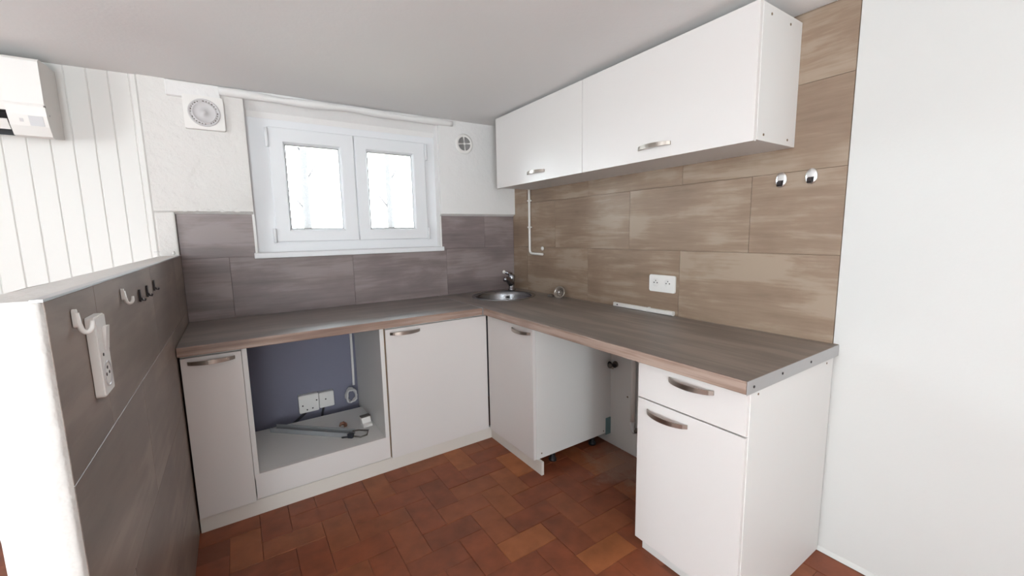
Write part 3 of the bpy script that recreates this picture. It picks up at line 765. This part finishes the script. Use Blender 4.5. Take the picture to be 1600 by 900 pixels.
tag(obj('power_cable', bm, M['cable']), 'black cable curving down left from the larger box in the oven bay', 'cable')
bm = bm_new(); tube(bm, [(-1.425, -.022, .206), (-1.435, -.028, .17), (-1.442, -.04, .135), (-1.45, -.05, .09)], .0065, 8)
tag(obj('power_cable', bm, M['cable']), 'short black cable dropping from the smaller box in the oven bay', 'cable')
t = thing('white_cable', 'white cable hanging in a coil at the right rear of the oven bay', 'cable', (-1.245, -.012, .25))
bm = bm_new(); tube(bm, [(.004, 0, .51), (.006, 0, .3), (.004, 0, .1), (.002, -.004, .05)], .0075, 10); obj('conduit', bm, M['plastic'], t)
bm = bm_new(); pp = []
for k in range(40):
    a = 2*PI*k/16; r = .036+.004*math.sin(k*1.7); pp.append((-.022+r*math.cos(a+1.4)*.8, -.014-.0009*k, -.005+r*math.sin(a+1.4)*1.15))
tube(bm, pp, .007, 8); obj('coil', bm, M['greywhite'], t)
SZ = .185
# long clear strip with its end fitting
a0, a1 = Vector((-1.70, -.15, SZ+.0125)), Vector((-1.36, -.47, SZ+.0125))
t = thing('plastic_strip', 'long grey see-through plastic strip lying across the shelf of the oven bay', 'strip', a0, math.atan2((a1-a0).y, (a1-a0).x))
Ls = (a1-a0).length
bm = bm_new(); prism(bm, [(-.026, -.012), (.026, -.012), (.026, .012), (.022, .012), (.022, -.008), (-.022, -.008), (-.022, .012), (-.026, .012)], 'x', 0, Ls); obj('channel', bm, M['clear'], t)
bm = bm_new(); box(bm, (Ls-.012, -.034, -.012), (Ls+.018, -.012, .012), .004, 2); tube(bm, [(Ls-.01, -.03, -.005), (Ls-.04, -.036, -.008)], .004, 8); obj('clip', bm, M['cable'], t)
bm = bm_new(); tube(bm, [(Ls+.01, -.02, -.004), (Ls+.055, -.016, -.008), (Ls+.075, .012, -.008), (Ls+.07, .035, .004), (Ls+.02, .03, .005), (Ls-.01, .02, .004)], .004, 8); obj('wire_loop', bm, M['valve'], t)
t = thing('hinge_block', 'small white block with a dark top standing on the shelf of the oven bay', 'block', (-1.268, -.385, SZ+.0008), .1)
bm = bm_new(); prism(bm, [(-.03, 0), (.022, 0), (.022, .045), (.0, .045), (-.012, .018), (-.03, .012)], 'x', -.024, .024); obj('bracket', bm, M['plastic'], t)
obj('dark_top', bx((-.026, -.004, .0455), (.026, .026, .053), .002), M['valve'], t)
bm = bm_new(); pp = [(0, 0, .004), (.008, .012, .010), (.020, .012, .011), (.030, -.002, .008), (.028, -.018, .006), (.018, -.022, .005)]
tube(bm, [Vector(p)+Vector((-1.395, -.33, SZ+.004)) for p in pp], [.005, .008, .010, .009, .007, .004], 8)
tag(obj('brown_scrap', bm, M['copper']), 'small reddish brown scrap lying behind the plastic strip in the oven bay', 'scrap')
bm = bm_new(); prism(bm, [(-1.30, -.455), (-1.275, -.462), (-1.268, -.452), (-1.292, -.444)], 'z', SZ+.0005, SZ+.005)
tag(obj('metal_clip', bm, M['alu']), 'tiny shiny metal clip in front of the white block in the oven bay', 'clip')

# ------------------------------------------------------------------ outdoors
struct('ground', bx((-9, .3, .6), (9, 14, 1.0)), M['ground'])
def tree(x, y, r, lean, lab, seed):
    rnd = random.Random(seed)
    t = thing('tree', lab, 'tree', (x, y, 1.0))
    bm = bm_new(); tube(bm, [(lean*k*k*.02, .02*math.sin(k), k*.5) for k in range(9)], [r*(1.15-.05*k) for k in range(9)], 12); obj('trunk', bm, M['bark'], t)
    for z, dx, dz in ((.62, -.28, .35), (1.05, .30, .4), (1.5, -.35, .5), (1.9, .4, .5)):
        bm = bm_new(); tube(bm, [(0, 0, z), (dx*.5, .05, z+dz*.6), (dx, .08, z+dz*1.2)], [.018, .011, .004], 8); obj('branch', bm, M['bark'], t)
    bm = bm_new()
    for k in range(420):
        c = Vector((rnd.gauss(-.25, .32), rnd.gauss(.2, .3), rnd.uniform(1.25, 3.2)))
        d = Vector((rnd.uniform(-1, 1), rnd.uniform(-1, 1), rnd.uniform(-.8, .3))).normalized(); s = Vector((-d.y, d.x, .2)).normalized()
        l = rnd.uniform(.03, .06)
        v = [bm.verts.new(c+p) for p in (d*0, d*l*.5+s*l*.25, d*l, d*l*.5-s*l*.25)]
        bm.faces.new((v[0], v[1], v[2])); bm.faces.new((v[0], v[2], v[3]))
    o = obj('foliage', bm, M['leaf'], t); o['kind'] = 'stuff'
tree(.335, 4.0, .05, .0, 'slim bare tree trunk seen through the right window pane', 3)
tree(-.80, 4.6, .055, .1, 'tree trunk seen through the left window pane', 5)
